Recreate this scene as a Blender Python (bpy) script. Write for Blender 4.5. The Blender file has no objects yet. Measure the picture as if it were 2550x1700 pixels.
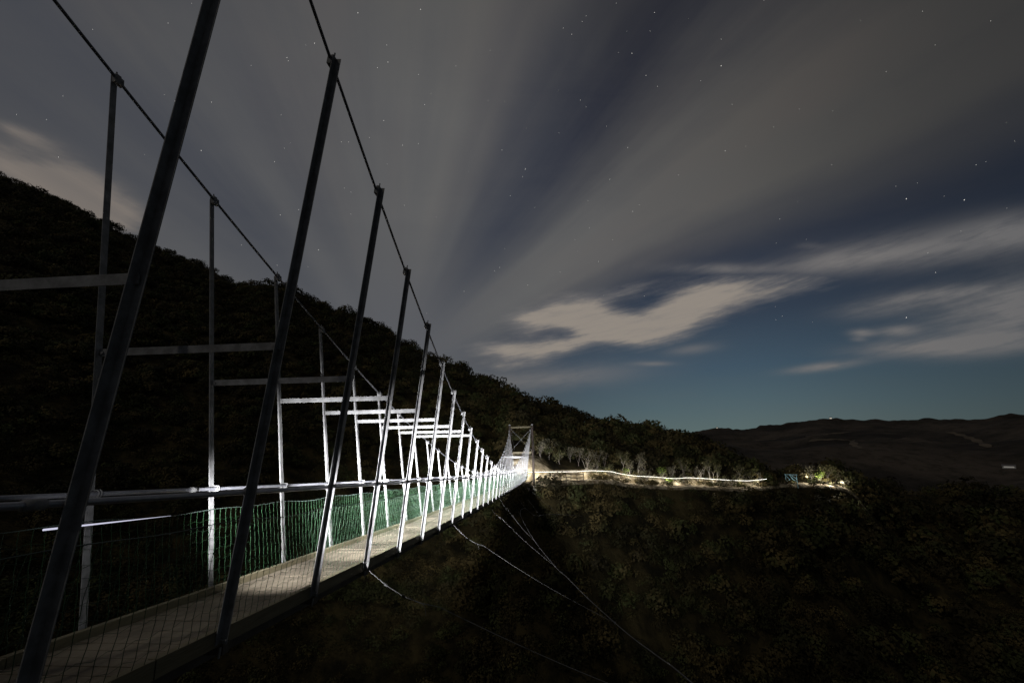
import bpy, math, random
import numpy as np
from mathutils import Vector, Matrix
random.seed(7); rng = np.random.default_rng(7)
scene = bpy.context.scene
C = scene.collection
R_ = math.radians

# ------------------------------------------------------------------ camera
FPX = 1107.12                       # focal length in pixels of a 2550 px wide frame
FW = Vector((-0.07349738, 0.9767877, 0.20120619))
RT = Vector((0.99661126, 0.07940837, -0.02145464))
UP = Vector((0.03693409, -0.19894749, 0.97931393))
cam_d = bpy.data.cameras.new('camera'); cam = bpy.data.objects.new('camera', cam_d); C.objects.link(cam)
cam_d.sensor_width = 36; cam_d.lens = FPX*36/2550; cam_d.clip_start = 0.05; cam_d.clip_end = 30000
cam.matrix_world = Matrix(((RT.x, UP.x, -FW.x, 0), (RT.y, UP.y, -FW.y, 0), (RT.z, UP.z, -FW.z, 0), (0, 0, 0, 1)))
scene.camera = cam
S = 2550/2352                       # surveyed on a 2352 px wide copy

def sight(x, y):                    # bearing (deg) and elevation (deg) of a surveyed point
    d = (FW + RT*((x*S-1275)/FPX) - UP*((y*S-850)/FPX)).normalized()
    return math.degrees(math.atan2(d.x, d.y)), math.degrees(math.asin(d.z))
def sdir(x, y):
    return (FW + RT*((x*S-1275)/FPX) - UP*((y*S-850)/FPX)).normalized()

# ------------------------------------------------------------------ helpers
class MB:
    def __init__(s): s.v = []; s.f = []
    def add(s, vs, fs):
        n = len(s.v); s.v += [tuple(v) for v in vs]; s.f += [tuple(i+n for i in f) for f in fs]
    def box(s, c, ex, ey, ez):      # centre and half axes
        c, ex, ey, ez = map(Vector, (c, ex, ey, ez))
        vs = [c+ex*a+ey*b+ez*d for a in (-1, 1) for b in (-1, 1) for d in (-1, 1)]
        s.add(vs, [(0, 1, 3, 2), (4, 6, 7, 5), (0, 4, 5, 1), (2, 3, 7, 6), (0, 2, 6, 4), (1, 5, 7, 3)])
    def aabox(s, x0, x1, y0, y1, z0, z1):
        s.box(((x0+x1)/2, (y0+y1)/2, (z0+z1)/2), ((x1-x0)/2, 0, 0), (0, (y1-y0)/2, 0), (0, 0, (z1-z0)/2))
    def tube(s, pts, r, n=6, cap=True):
        pts = [Vector(p) for p in pts]; m = len(pts)
        rs = r if isinstance(r, (list, tuple)) else [r]*m
        vs = []
        ref = None
        for i, p in enumerate(pts):
            t = (pts[min(i+1, m-1)]-pts[max(i-1, 0)])
            if t.length < 1e-9: t = Vector((0, 0, 1))
            t.normalize()
            if ref is None:
                ref = Vector((0, 0, 1)) if abs(t.z) < .9 else Vector((1, 0, 0))
            a = t.cross(ref).normalized(); b = a.cross(t).normalized(); ref = b
            for k in range(n):
                w = 2*math.pi*k/n
                vs.append(p+(a*math.cos(w)+b*math.sin(w))*rs[i])
        fs = [(i*n+k, i*n+(k+1) % n, (i+1)*n+(k+1) % n, (i+1)*n+k) for i in range(m-1) for k in range(n)]
        if cap: fs += [tuple(range(n))[::-1], tuple((m-1)*n+k for k in range(n))]
        s.add(vs, fs)
    def build(s, name, mat, parent=None, smooth=False):
        return mesh_obj(name, s.v, s.f, mat, parent, smooth)

def mesh_obj(name, v, f, mat, parent=None, smooth=False):
    off = Vector((0, 0, 0)); p = parent
    while p: off += p.location; p = p.parent
    if parent is None or parent.type == 'EMPTY' or True:
        me = bpy.data.meshes.new(name)
        if off.length: v = [(a[0]-off.x, a[1]-off.y, a[2]-off.z) for a in v]
        me.from_pydata(v, [], f); me.update()
    if smooth: me.polygons.foreach_set('use_smooth', [True]*len(me.polygons))
    me.materials.append(mat)
    o = bpy.data.objects.new(name, me); C.objects.link(o)
    if parent: o.parent = parent
    return o
def empty(name, loc, parent=None):
    o = bpy.data.objects.new(name, None); C.objects.link(o); o.location = loc; o.empty_display_size = .3
    if parent: o.parent = parent
    return o
def tag(o, label=None, cat=None, group=None, kind=None):
    if label: o['label'] = label
    if cat: o['category'] = cat
    if group: o['group'] = group
    if kind: o['kind'] = kind
    return o
def quads_obj(name, V, mat, parent=None, off=(0, 0, 0), attr=None):   # V: (n,4,3)
    n = len(V); V = V.reshape(-1, 3)-np.array(off)
    me = bpy.data.meshes.new(name)
    me.vertices.add(n*4); me.vertices.foreach_set('co', V.astype(np.float32).ravel())
    me.loops.add(n*4); me.loops.foreach_set('vertex_index', np.arange(n*4, dtype=np.int32))
    me.polygons.add(n); me.polygons.foreach_set('loop_start', np.arange(0, n*4, 4, dtype=np.int32))
    if attr is not None:
        a = me.attributes.new('tint', 'FLOAT', 'FACE'); a.data.foreach_set('value', attr.astype(np.float32))
    me.update(); me.validate()
    me.materials.append(mat)
    o = bpy.data.objects.new(name, me); C.objects.link(o)
    if parent: o.parent = parent
    return o

def lin(r, g, b): return tuple(((c/255)/12.92 if c/255 <= .04045 else ((c/255+.055)/1.055)**2.4) for c in (r, g, b))

# ------------------------------------------------------------------ node expressions
class NT:
    def __init__(s, tree): s.t = tree
    def n(s, typ, **kw):
        o = s.t.nodes.new(typ)
        for k, v in kw.items(): setattr(o, k, v)
        return o
    def set(s, sock, v):
        if isinstance(v, E): s.t.links.new(v.s, sock)
        else: sock.default_value = v
    def math(s, op, a, b=None, c=None):
        o = s.n('ShaderNodeMath', operation=op)
        for i, v in enumerate((a, b, c)):
            if v is not None: s.set(o.inputs[i], v)
        return E(s, o.outputs[0])
    def comb(s, x, y, z):
        o = s.n('ShaderNodeCombineXYZ')
        for i, v in enumerate((x, y, z)): s.set(o.inputs[i], v)
        return E(s, o.outputs[0])
    def noise(s, vec, scale=1, detail=3, rough=.5, dist=0):
        o = s.n('ShaderNodeTexNoise'); s.set(o.inputs['Vector'], vec)
        o.inputs['Scale'].default_value = scale; o.inputs['Detail'].default_value = detail
        o.inputs['Roughness'].default_value = rough; o.inputs['Distortion'].default_value = dist
        return E(s, o.outputs[0])
    def ramp(s, fac, stops, interp='LINEAR'):
        o = s.n('ShaderNodeValToRGB'); cr = o.color_ramp; cr.interpolation = interp
        while len(cr.elements) < len(stops): cr.elements.new(.5)
        for e, (p, c) in zip(cr.elements, stops):
            e.position = p; e.color = (c, c, c, 1) if isinstance(c, (int, float)) else (*c, 1)
        s.set(o.inputs[0], fac); return E(s, o.outputs[0])
    def mix(s, f, a, b, blend='MIX'):
        o = s.n('ShaderNodeMix', data_type='RGBA', blend_type=blend); o.clamp_factor = True
        s.set(o.inputs[0], f)
        for i, v in ((6, a), (7, b)):
            s.set(o.inputs[i], v if isinstance(v, E) else (*v, 1))
        return E(s, o.outputs[2])
    def smooth(s, x, a, b):
        o = s.n('ShaderNodeMapRange', interpolation_type='SMOOTHSTEP'); s.set(o.inputs[0], x)
        o.inputs[1].default_value = a; o.inputs[2].default_value = b
        o.inputs[3].default_value = 0; o.inputs[4].default_value = 1
        return E(s, o.outputs[0])
class E:
    def __init__(s, nt, sock): s.nt = nt; s.s = sock
    def __add__(s, o): return s.nt.math('ADD', s, o)
    __radd__ = __add__
    def __sub__(s, o): return s.nt.math('SUBTRACT', s, o)
    def __rsub__(s, o): return s.nt.math('SUBTRACT', o, s)
    def __mul__(s, o): return s.nt.math('MULTIPLY', s, o)
    __rmul__ = __mul__
    def __truediv__(s, o): return s.nt.math('DIVIDE', s, o)

def material(name, col, rough=.7, metal=0, var=None, vscale=8, bump=0, bscale=30, stretch=(1, 1, 1), spec=.5):
    m = bpy.data.materials.new(name); m.use_nodes = True
    nt = NT(m.node_tree); b = m.node_tree.nodes['Principled BSDF']
    b.inputs['Roughness'].default_value = rough; b.inputs['Metallic'].default_value = metal
    b.inputs['Specular IOR Level'].default_value = spec
    tc = nt.n('ShaderNodeTexCoord'); mp = nt.n('ShaderNodeMapping'); mp.inputs['Scale'].default_value = stretch
    m.node_tree.links.new(tc.outputs['Object'], mp.inputs[0]); v = E(nt, mp.outputs[0])
    var = var or tuple(c*.7 for c in col)
    nz = nt.noise(v, vscale, 5, .6)
    nt.set(b.inputs['Base Color'], nt.mix(nt.smooth(nz, .3, .7), var, col))
    if bump:
        bp = nt.n('ShaderNodeBump'); bp.inputs['Strength'].default_value = bump; bp.inputs['Distance'].default_value = .02
        nt.set(bp.inputs['Height'], nt.noise(v, bscale, 4, .6)); m.node_tree.links.new(bp.outputs[0], b.inputs['Normal'])
    return m
def emitter(name, col, strength, sample=True):
    m = bpy.data.materials.new(name); m.use_nodes = True; t = m.node_tree; t.nodes.clear()
    e = t.nodes.new('ShaderNodeEmission'); e.inputs[0].default_value = (*col, 1); e.inputs[1].default_value = strength
    o = t.nodes.new('ShaderNodeOutputMaterial'); t.links.new(e.outputs[0], o.inputs[0])
    if not sample: m.cycles.emission_sampling = 'NONE'
    return m
def foliage(name, dark, light, scale=.35, alt=None):
    m = bpy.data.materials.new(name); m.use_nodes = True
    nt = NT(m.node_tree); b = m.node_tree.nodes['Principled BSDF']
    b.inputs['Roughness'].default_value = .75; b.inputs['Specular IOR Level'].default_value = .15
    tc = nt.n('ShaderNodeTexCoord'); v = E(nt, tc.outputs['Object'])
    at = nt.n('ShaderNodeAttribute', attribute_name='tint'); a = E(nt, at.outputs['Fac'])
    f = nt.smooth(nt.noise(v, scale, 4, .6)*.7+a*.5, .3, .95)
    if alt: light = nt.mix(nt.smooth(nt.noise(v, .22, 3, .6), .42, .58), light, alt)
    nt.set(b.inputs['Base Color'], nt.mix(f, dark, light))
    return m

M = dict(
    galv=material('galvanised_steel', (.285, .28, .275), .62, .0, (.165, .16, .155), 9, .25, 45, spec=.2),
    cable=material('steel_rope', (.20, .20, .21), .5, .3, (.12, .12, .13), 60, .4, 160),
    guy=material('guy_wire', (.14, .135, .13), .6, .0, (.10, .098, .095), 40, spec=.2),
    pipe=material('handrail_pipe', (.32, .32, .34), .35, .35, (.24, .24, .27), 10, .1, 60),
    plank=material('weathered_deck_boards', (.185, .150, .10), .85, 0, (.105, .082, .052), 3, .5, 14, (3, .6, 3)),
    kerb=material('kerb_timber', (.18, .15, .085), .8, 0, (.13, .11, .06), 4, .4, 20, (3, .4, 3)),
    under=material('dark_bearer_timber', (.10, .085, .065), .85, 0, (.06, .05, .04), 5, .3, 20),
    net=material('green_coated_wire', (.011, .036, .0125), .6, 0, (.007, .024, .009), 8, spec=.2),
    selvage=material('net_edge_wire', (.08, .11, .09), .45, 0, (.05, .07, .06), 10),
    pole=material('tower_pole_timber', (.085, .062, .05), .8, 0, (.05, .038, .03), 3, .4, 20, (4, 4, .5)),
    beam=material('tower_beam_timber', (.20, .17, .10), .8, 0, (.13, .11, .065), 3, .4, 20),
    concrete=material('concrete', (.36, .34, .29), .9, 0, (.25, .23, .2), 3, .4, 12),
    fence=material('dark_fence_timber', (.10, .075, .05), .85, 0, (.06, .045, .03), 6, .4, 20),
    bark=material('pale_bark', (.40, .36, .31), .85, 0, (.24, .21, .17), 9, .5, 30),
    bark_dark=material('grey_bark', (.22, .19, .16), .85, 0, (.12, .10, .085), 9, .5, 30),
    road=material('pale_track_earth', (.30, .24, .15), .95, 0, (.12, .095, .06), .9, .5, 9),
    pale_road=material('dirt_road', (.17, .125, .075), .95, 0, (.09, .07, .045), .02),
    blue=material('pale_blue_paint', (.35, .62, .70), .5, 0, (.25, .48, .56), 6),
    wall=material('house_wall', (.6, .58, .53), .8, 0, (.5, .48, .44), 2),
    roof=material('house_roof', (.2, .18, .17), .7, 0, (.14, .13, .12), 2),
    lamp=emitter('torch_light', (1, .96, .86), 7.0),
    streak_glow=emitter('cool_streak_glow', (.80, .80, 1.0), .8),
    window_dim=emitter('dim_lit_window', (1, .94, .84), .17),
    window=emitter('lit_window', (1, .92, .78), .6),
    forest=foliage('forest_foliage', (.026, .022, .010), (.150, .112, .042), .12, (.080, .092, .030)),
    leaf_olive=foliage('olive_leaves', (.07, .075, .03), (.19, .17, .085), .9),
    leaf_green=foliage('fresh_green_leaves', (.10, .16, .03), (.30, .38, .08), .9),
    leaf_grey=foliage('grey_green_leaves', (.09, .085, .055), (.26, .23, .15), .9),
)

# ------------------------------------------------------------------ bridge geometry
XB, Y0, DY = -3.3506, 3.8715, 1.48153
def zdeck(y): return -1.23872-.0900992*y+.00026684*y*y
def zcab(y): return 5.70545-.494898*y+.00743993*y*y-(.75*((y-40)/17)**2 if y > 40 else 0)
LEAN, HW, HC, HR = .11784, .6, 2.414, 1.126
YT = 57.1                                # tower
TXL, TXR = -4.84, -2.00
STN = [Y0+DY*i for i in range(-1, 35)]
YN, YF = -1.2, 57.6                      # ends of the deck
bridge = empty('suspension_bridge', (XB, YT, -6.3))
tag(bridge, 'narrow steel suspension footbridge with leaning hangers and green net sides, lit white by torchlight', 'bridge')

def xat(side, y, z):
    x = XB+side*(HW+LEAN*(z-zdeck(y)))
    if y > 50:                            # the last hangers draw in to the tower saddles
        k = (y-50)/7.0; xt = TXR if side > 0 else TXL
        x += k*k*(xt-(XB+side*(HW+LEAN*(zcab(YT)-zdeck(YT)))))*max(0, min(1, (z-zdeck(y))/7))
    return x

for side in (1, -1):
    for i, y in enumerate(STN):
        zb, zt = zdeck(y)-.055, zcab(y)+.03
        j = random.uniform(-.012, .012)
        B = Vector((xat(side, y, zb), y, zb)); T = Vector((xat(side, y, zt)+j, y, zt))
        ax = (T-B).normalized(); e1 = Vector((ax.z, 0, -ax.x))*side; ey = Vector((0, 1, 0)); ln = (T-B).length/2; mid = (T+B)/2
        W = .062; th = .0035
        mb = MB()
        mb.box(mid+e1*th-ey*W/2, e1*th, ey*(W/2), ax*ln)                 # inner flange
        mb.box(mid+e1*(W/2)+ey*th, e1*(W/2), ey*th, ax*ln)              # far flange
        h = mb.build('hanger', M['galv'], bridge)
        c = MB()                                                          # saddle clamp at the rope
        cc = T-ax*.06+e1*-.028-ey*.012
        c.box(cc, e1*.022, ey*.05, ax*.045)
        c.box(cc+ax*.055+e1*.01, e1*.02, ey*.028, ax*.02)
        c.tube([cc-e1*.03+ey*.025, cc+e1*.075+ey*.025], .009); c.tube([cc-e1*.03-ey*.03, cc+e1*.04-ey*.03], .009)
        c.tube([cc+ax*.02+e1*.02, cc+ax*.12+e1*.02], .008)
        c.build('rope_clamp', M['galv'], h)
        c = MB()                                                          # rail clip and foot bolt
        zr = zdeck(y)+HR; pr = Vector((xat(side, y, zr), y, zr))
        pc = pr-e1*.028
        for s_ in (-1, 1):
            c.tube([pc+ey*(.004+s_*.014)+Vector((math.cos(w)*.033*e1.x, 0, math.sin(w)*.033)) for w in [k*math.pi/5 for k in range(11)]], .006, 4, False)
        c.tube([pr-e1*.0+ey*.012, pr+e1*.05+ey*.012], .009)
        c.build('rail_clip', M['galv'], h)
        c = MB(); c.tube([B+e1*.03-ey*.02-ax*.02, B+e1*.03-ey*.02-ax*.10], .009); c.tube([B-e1*.05+ax*.03-ey*.01, B+e1*.06+ax*.03-ey*.01], .009)
        c.build('foot_bolt', M['galv'], h)
for y in STN:
    mb = MB(); mb.aabox(XB-HW-.02, XB+HW+.02, y+.012, y+.085, zdeck(y)-.15, zdeck(y)-.062)
    mb.build('transom', M['under'], bridge)
    if zcab(y)-zdeck(y) > HC+.10:
        z = zdeck(y)+HC
        mb = MB(); a, b = xat(-1, y, z)+.0, xat(1, y, z)-.0
        mb.box(((a+b)/2, y-.012, z), ((b-a)/2+.03, 0, 0), (0, .004, 0), (0, 0, .032))
        mb.box(((a+b)/2, y+.018, z+.036), ((b-a)/2+.02, 0, 0), (0, .032, 0), (0, 0, .004))
        mb.tube([(a+.03, y-.03, z), (a+.03, y-.016, z)], .014); mb.tube([(b-.03, y-.03, z), (b-.03, y-.016, z)], .014)
        mb.build('crossbar', M['galv'], bridge)
for side in (1, -1):
    ys = [YN-.2+.37*k for k in range(int((YT-YN+.2)/.37)+1)]+[YT]
    mb = MB(); mb.tube([(xat(side, y, zcab(y))-side*.035, y, zcab(y)-.03) for y in ys], .0165, 8)
    mb.build('main_cable', M['cable'], bridge, True)
    mb = MB()                                                             # handrail pipe, jointed with sleeves
    ys = [YN+.6*k for k in range(int((YF-YN)/.6)+1)]
    rp = lambda y: Vector((xat(side, y, zdeck(y)+HR)-side*.028, y, zdeck(y)+HR))
    mb.tube([rp(y) for y in ys], .021, 8)
    hr = mb.build('handrail', M['pipe'], bridge, True)
    k = 5.0 if side < 0 else 2.2
    mb = MB()
    while k < YF-1:
        mb = MB(); mb.tube([rp(k-.05), rp(k+.05)], .030, 8); mb.build('sleeve', M['galv'], hr, True)
        k += 5.9
    # side net of wire strands
    mb = MB(); y = YN; n = 0
    nx = lambda y, h: xat(side, y, zdeck(y)+h)-side*(.020+.008*math.sin(y*3.1+h*4))
    def ntop(y): return .885+.012*math.cos((y-Y0)/DY*2*math.pi)+.008*math.sin(y*2.3)
    while y < YF:
        top = ntop(y); ph = random.uniform(0, 6.28); am = random.uniform(.001, .004)
        hs = [0.02+(top-.02)*q/9 for q in range(10)]
        mb.tube([(nx(y, h), y+am*math.sin(ph+h*9)+(.005 if q % 2 else -.005), zdeck(y)+h) for q, h in enumerate(hs)], .0030 if side < 0 else .0027, 3, False)
        y += .093+random.uniform(-.006, .006); n += 1
    for q in range(1, 8):
        h0 = .11*q
        ys = [YN+.0465*k for k in range(int((YF-YN)/.0465))]
        if True:
            ys = ys[::2] if q % 2 else ys[1::2]
            mb.tube([(nx(y, h0), y, zdeck(y)+h0*ntop(y)/.885+(.012 if k % 2 else -.012)+.006*math.sin(y*1.7+q)) for k, y in enumerate(ys)], .0017, 3, False)
    net = mb.build('side_net', M['net'], bridge)
    mb = MB(); ys = [YN+.12*k for k in range(int((YF-YN)/.12)+1)]
    mb.tube([(nx(y, ntop(y)), y, zdeck(y)+ntop(y)) for y in ys], .004, 4)
    mb.build('top_wire', M['selvage'], net)
# deck
mb = MB(); y = YN
while y < YF:
    w = .145; z = zdeck(y+w/2); dz = random.uniform(-.003, .003)
    sl = (zdeck(y+w)-zdeck(y))/w
    mb.box((XB+random.uniform(-.006, .006), y+w/2, z-.038+dz), (HW-.075, 0, 0), (0, (w-.008)/2, sl*(w-.008)/2), (0, 0, .018))
    y += w
deck = mb.build('deck', M['plank'], bridge)
for side in (1, -1):
    mb = MB(); y = YN
    while y < YF:
        y1 = min(y+4.4445, YF); j = random.uniform(-.004, .004)
        n = 6
        for k in range(n):
            a, b = y+(y1-y)*k/n, y+(y1-y)*(k+1)/n
            za, zb = zdeck(a), zdeck(b); x0, x1 = XB+side*(HW-.07)+j, XB+side*(HW-.006)+j
            if k == n-1: b -= .012
            vs = [(x, yy, zz+h) for yy, zz in ((a, za), (b, zb)) for x in (x0, x1) for h in (-.075, .05)]
            mb.add(vs, [(0, 1, 3, 2), (4, 6, 7, 5), (0, 4, 5, 1), (2, 3, 7, 6), (0, 2, 6, 4), (1, 5, 7, 3)])
        y = y1
    mb.build('kerb', M['kerb'], deck)
    mb = MB(); ys = [YN+1.2*k for k in range(50) if YN+1.2*k <= YF]
    for a, b in zip(ys[:-1], ys[1:]):
        x0, x1 = XB+side*.34-.035, XB+side*.34+.035
        vs = [(x, yy, zdeck(yy)+h) for yy in (a, b) for x in (x0, x1) for h in (-.25, -.155)]
        mb.add(vs, [(0, 1, 3, 2), (4, 6, 7, 5), (0, 4, 5, 1), (2, 3, 7, 6), (0, 2, 6, 4), (1, 5, 7, 3)])
    mb.build('bearer', M['under'], deck)
# tower
tower = empty('tower', (0, 0, 0), bridge)
tz0, tzt = -7.0, .92
for x in (TXL, TXR):
    mb = MB(); lx = (x-(XB-.07))*.02
    mb.tube([(x+lx*(1-q/8), YT+.15, tz0+(tzt-tz0)*q/8) for q in range(9)], [.17-.03*q/8 for q in range(9)], 12)
    p = mb.build('tower_post', M['pole'], tower, True)
    mb = MB(); mb.aabox(x-.13, x+.13, YT-.1, YT+.35, tzt+.003, tzt+.11); mb.tube([(x, YT-.18, tzt+.06), (x, YT+.45, tzt+.06)], .05, 8)
    mb.build('cable_saddle', M['galv'], p)
mb = MB(); mb.tube([(TXL+.12, YT+.15, .66), (TXR-.12, YT+.15, .70)], .12, 10); mb.build('tower_beam', M['beam'], tower, True)
mb = MB(); mb.aabox(TXL+.15, TXR-.15, YT+.08, YT+.22, -2.62, -2.30); mb.build('tower_beam', M['beam'], tower)
for a, b, o in (((TXL+.1, .5), (TXR-.1, -2.2), 0), ((TXR-.1, .5), (TXL+.1, -2.2), .05)):
    mb = MB(); mb.tube([(a[0], YT+.03+o, a[1]), (b[0], YT+.03+o, b[1])], .028, 6); mb.build('cross_brace', M['guy'], tower)
for x in (TXL, TXR):
    mb = MB(); mb.aabox(x-.38, x+.38, YT-.25, YT+.6, -8.2, -6.42); mb.build('footing', M['concrete'], tower)
mb = MB(); mb.aabox(TXL+.39, TXR-.39, YF-.6, YF+1.6, -6.6, -6.30); mb.build('landing', M['concrete'], tower)
for x in (TXL, TXR):
    mb = MB(); mb.tube([(x, YT+.2+.9*k, tzt-.0-(.47+.0)*k*.9) for k in range(16)], .017, 6); mb.build('backstay', M['cable'], tower)

# wind guy and its ties
gp = []
for px, py, y in ((1206, 1167, 35), (1195, 1180, 31), (1225, 1237, 25), (1275, 1300, 20), (1299, 1322, 18), (1349, 1372, 15.2), (1436, 1450, 11.8), (1513, 1508, 9.8), (1590, 1568, 8.3)):
    v = sdir(px, py); gp.append(v*(y/v.y))
gp = [(3.9, -1.5, -3.0), (3.3, 4.0, -3.85)]+gp[::-1]+[(-1.3, 39, -6.75), (-.2, 44, -7.5), (1.8, 50, -8.6), (3.6, 55, -9.6)]
def catmull(P, n=8):
    P = [Vector(p) for p in P]; out = []
    for i in range(len(P)-1):
        p0, p1, p2, p3 = P[max(i-1, 0)], P[i], P[i+1], P[min(i+2, len(P)-1)]
        for k in range(n):
            t = k/n; out.append(.5*((2*p1)+(p2-p0)*t+(2*p0-5*p1+4*p2-p3)*t*t+(3*p1-p0-3*p2+p3)*t**3))
    return out+[P[-1]]
gc = catmull(gp)
mb = MB(); mb.tube(gc, .012, 6); gy = mb.build('wind_cable', M['guy'], bridge, True)
for ys in (STN[3], STN[7], STN[12], STN[15], STN[19], STN[22], STN[26], STN[30]):
    q = min(gc, key=lambda v: abs(v.y-ys)); B = Vector((XB+HW+.075, ys-.02, zdeck(ys)-.075))
    d = q-B
    pts = [B+d*t+Vector((0, 0, -.12*math.sin(math.pi*t)-(.10*math.sin(math.pi*min(1, t*5)) if t < .2 else 0))) for t in [k/20 for k in range(21)]]
    mb = MB(); mb.tube(pts, .0065, 5); t_ = mb.build('wind_tie', M['guy'], bridge, True)
    c = MB()
    for f in (.05, .10, .14): 
        p = pts[int(f*20)]; c.box(p, (.022, 0, -.012), (0, .008, 0), (.006, 0, .012))
    c.tube([pts[3], pts[3]+Vector((.05, 0, -.04)), pts[3]+Vector((.07, .0, -.16))], .004, 4)
    c.box(q, (.02, 0, 0), (0, .035, 0), (0, 0, .02))
    c.build('wire_clamp', M['guy'], t_)

# ------------------------------------------------------------------ terrain
# (survey: bearing -> ridge elevation / ridge distance)
ridge = [(-60, 388, 250), (0, 408, 240), (60, 430, 235), (100, 446, 230), (170, 480, 225), (240, 516, 220), (310, 551, 215), (380, 582, 210), (440, 602, 205), (490, 622, 200), (530, 651, 196), (550, 661, 192), (570, 656, 188),
         (620, 655, 184), (680, 669, 180), (720, 695, 176), (760, 712, 172), (810, 720, 168), (850, 742, 165), (900, 775, 162), (940, 798, 158), (1000, 822, 155), (1080, 862, 150), (1150, 894, 146), (1220, 934, 142), (1290, 950, 138),
         (1350, 972, 134), (1410, 990, 130), (1470, 999, 126), (1540, 1009, 120), (1600, 1030, 114), (1650, 1051, 110), (1700, 1077, 104), (1750, 1094, 98), (1800, 1103, 100), (1850, 1100, 108), (1900, 1104, 114), (1950, 1117, 120),
         (2000, 1126, 128), (2100, 1136, 138), (2250, 1144, 146), (2352, 1150, 150), (2500, 1158, 155), (2750, 1175, 160)]
_r = np.array([(*sight(x, y), d) for x, y, d in ridge])
def ridge_at(az): return np.interp(az, _r[:, 0], _r[:, 1]), np.interp(az, _r[:, 0], _r[:, 2])
# torch line along the track: px and distance; the track lies 1.15 m under it
line = [(1196, 1084.5, 57.6), (1225, 1083.5, 58.3), (1269, 1083, 60), (1319, 1082.6, 63), (1337, 1081.5, 64), (1358, 1080.5, 65.3), (1385, 1081.4, 67), (1406, 1083, 68.3), (1420, 1086.4, 69), (1455, 1092, 71), (1504, 1095, 73.5), (1551, 1098.4, 76),
        (1577, 1096.6, 77.5), (1612, 1098, 79.5), (1655, 1101, 82), (1710, 1103.5, 85), (1729, 1102.7, 86.2), (1761, 1099.7, 88)]
LP = [sdir(x, y)*1.0 for x, y, d in line]
LP = [v*(d/math.hypot(v.x, v.y)) for v, (x, y, d) in zip(LP, line)]
tr = np.array([(math.degrees(math.atan2(v.x, v.y)), d, v.z-1.15) for v, (x, y, d) in zip(LP, line)])
tr = np.vstack([[(-9, 58.0, tr[0, 2])], tr])
for x, y, d in ((1800, 1110, 91), (1850, 1112, 96), (1905, 1114, 101), (1960, 1124, 108)):
    v = sdir(x, y); tr = np.vstack([tr, [(math.degrees(math.atan2(v.x, v.y)), d, v.z*d/math.hypot(v.x, v.y))]])
AZ0, AZ1 = sight(1196, 1084)[0]-1.2, sight(1950, 1118)[0]
def track_at(az): return np.interp(az, tr[:, 0], tr[:, 1]), np.interp(az, tr[:, 0], tr[:, 2])
def profile(az):
    """distance / height nodes of the ground along one bearing"""
    re, rd = ridge_at(az); rz = rd*math.tan(R_(re))
    floor_r = np.interp(az, [-60, -35, -10, 10, 25, 60], [34, 36, 36, 42, 55, 60])
    floor_z = np.interp(az, [-60, -35, -10, 10, 25, 60], [-26, -28, -29, -33, -44, -48])
    t = np.interp(az, [AZ0-1.5, AZ0, AZ1, AZ1+3], [0, 1, 1, 0])
    td, tz = track_at(az)
    if az > AZ1: td = min(rd-8, td)
    lt = (td-floor_r)/(rd-floor_r); lz = floor_z+(rz-floor_z)*lt            # straight slope, where there is no track
    if az > AZ1: lz = min(lz, rz-1)
    tz = tz*t+lz*(1-t)
    bh = np.interp(az, [AZ0-2, AZ0, AZ0+2.5, AZ0+4, AZ0+5, AZ0+8, AZ1-6, AZ1], [1.5, 2.6, 2.6, 2.0, 1.2, 1.25, 1.0, .6])*t
    bh = min(bh, max(.1, rz-tz-.2)) if rz > tz else .1
    k = (rz-tz)/max(rd-td, 1)
    nodes = [(.3, -1.75), (1.6, -2.6), (4, -9), (16, -23), (floor_r, floor_z), ((floor_r*.45+td*.55), (floor_z*.48+tz*.52)-1.2), (td-2.0, tz-1.9*t-k*1.6*(1-t)-.05), (td-1.0, tz-.08-k*.8*(1-t)), (td+.9, tz+k*.8*(1-t)),
             (td+1.7, tz+bh*.6+k*1.5*(1-t)), (td+2.7, tz+bh+k*2.5*(1-t)), (max(rd, td+4), max(rz, tz+bh*.2) if az < AZ1 else rz), (max(rd, td+4)+10, rz-3), (max(rd, td+4)+60, rz-34), (max(rd, td+4)+160, rz-95)]
    return nodes
SEG = [1, 2, 4, 8, 16, 14, 3, 3, 4, 4, 40, 4, 6, 4]
def vnoise(x, y, s, seed=0):
    x = np.asarray(x)/s; y = np.asarray(y)/s; xi = np.floor(x).astype(int); yi = np.floor(y).astype(int); fx = x-xi; fy = y-yi
    h = lambda a, b: (np.sin(a*127.1+b*311.7+seed*74.7)*43758.5453) % 1
    fx = fx*fx*(3-2*fx); fy = fy*fy*(3-2*fy)
    return (h(xi, yi)*(1-fx)+h(xi+1, yi)*fx)*(1-fy)+(h(xi, yi+1)*(1-fx)+h(xi+1, yi+1)*fx)*fy
def roughen(az, r, z, seg):
    x = r*math.sin(R_(az)); y = r*math.cos(R_(az))
    w = {4: .5, 5: 1, 10: 1, 11: .6, 12: 1, 13: 1, 3: .5}.get(seg, 0)
    return z
AZS = np.arange(-66, 58.01, .5)
rows = []
segid = []
for i, n in enumerate(SEG): segid += [i]*n
segid.append(len(SEG)-1)
for az in AZS:
    nd = profile(az); row = []
    for i, n in enumerate(SEG):
        (r0, z0), (r1, z1) = nd[i], nd[i+1]
        for k in range(n):
            t = k/n; row.append((r0+(r1-r0)*t, z0+(z1-z0)*t, i, t))
    row.append((*nd[-1], len(SEG)-1, 1)); rows.append(row)
A = np.array(rows)                                    # az, ring, (r, z, seg, t)
azr = np.radians(AZS)[:, None]
GX = A[:, :, 0]*np.sin(azr); GY = A[:, :, 0]*np.cos(azr); GZ = A[:, :, 1].copy()
sg = A[:, :, 2]; tt = A[:, :, 3]
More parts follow.
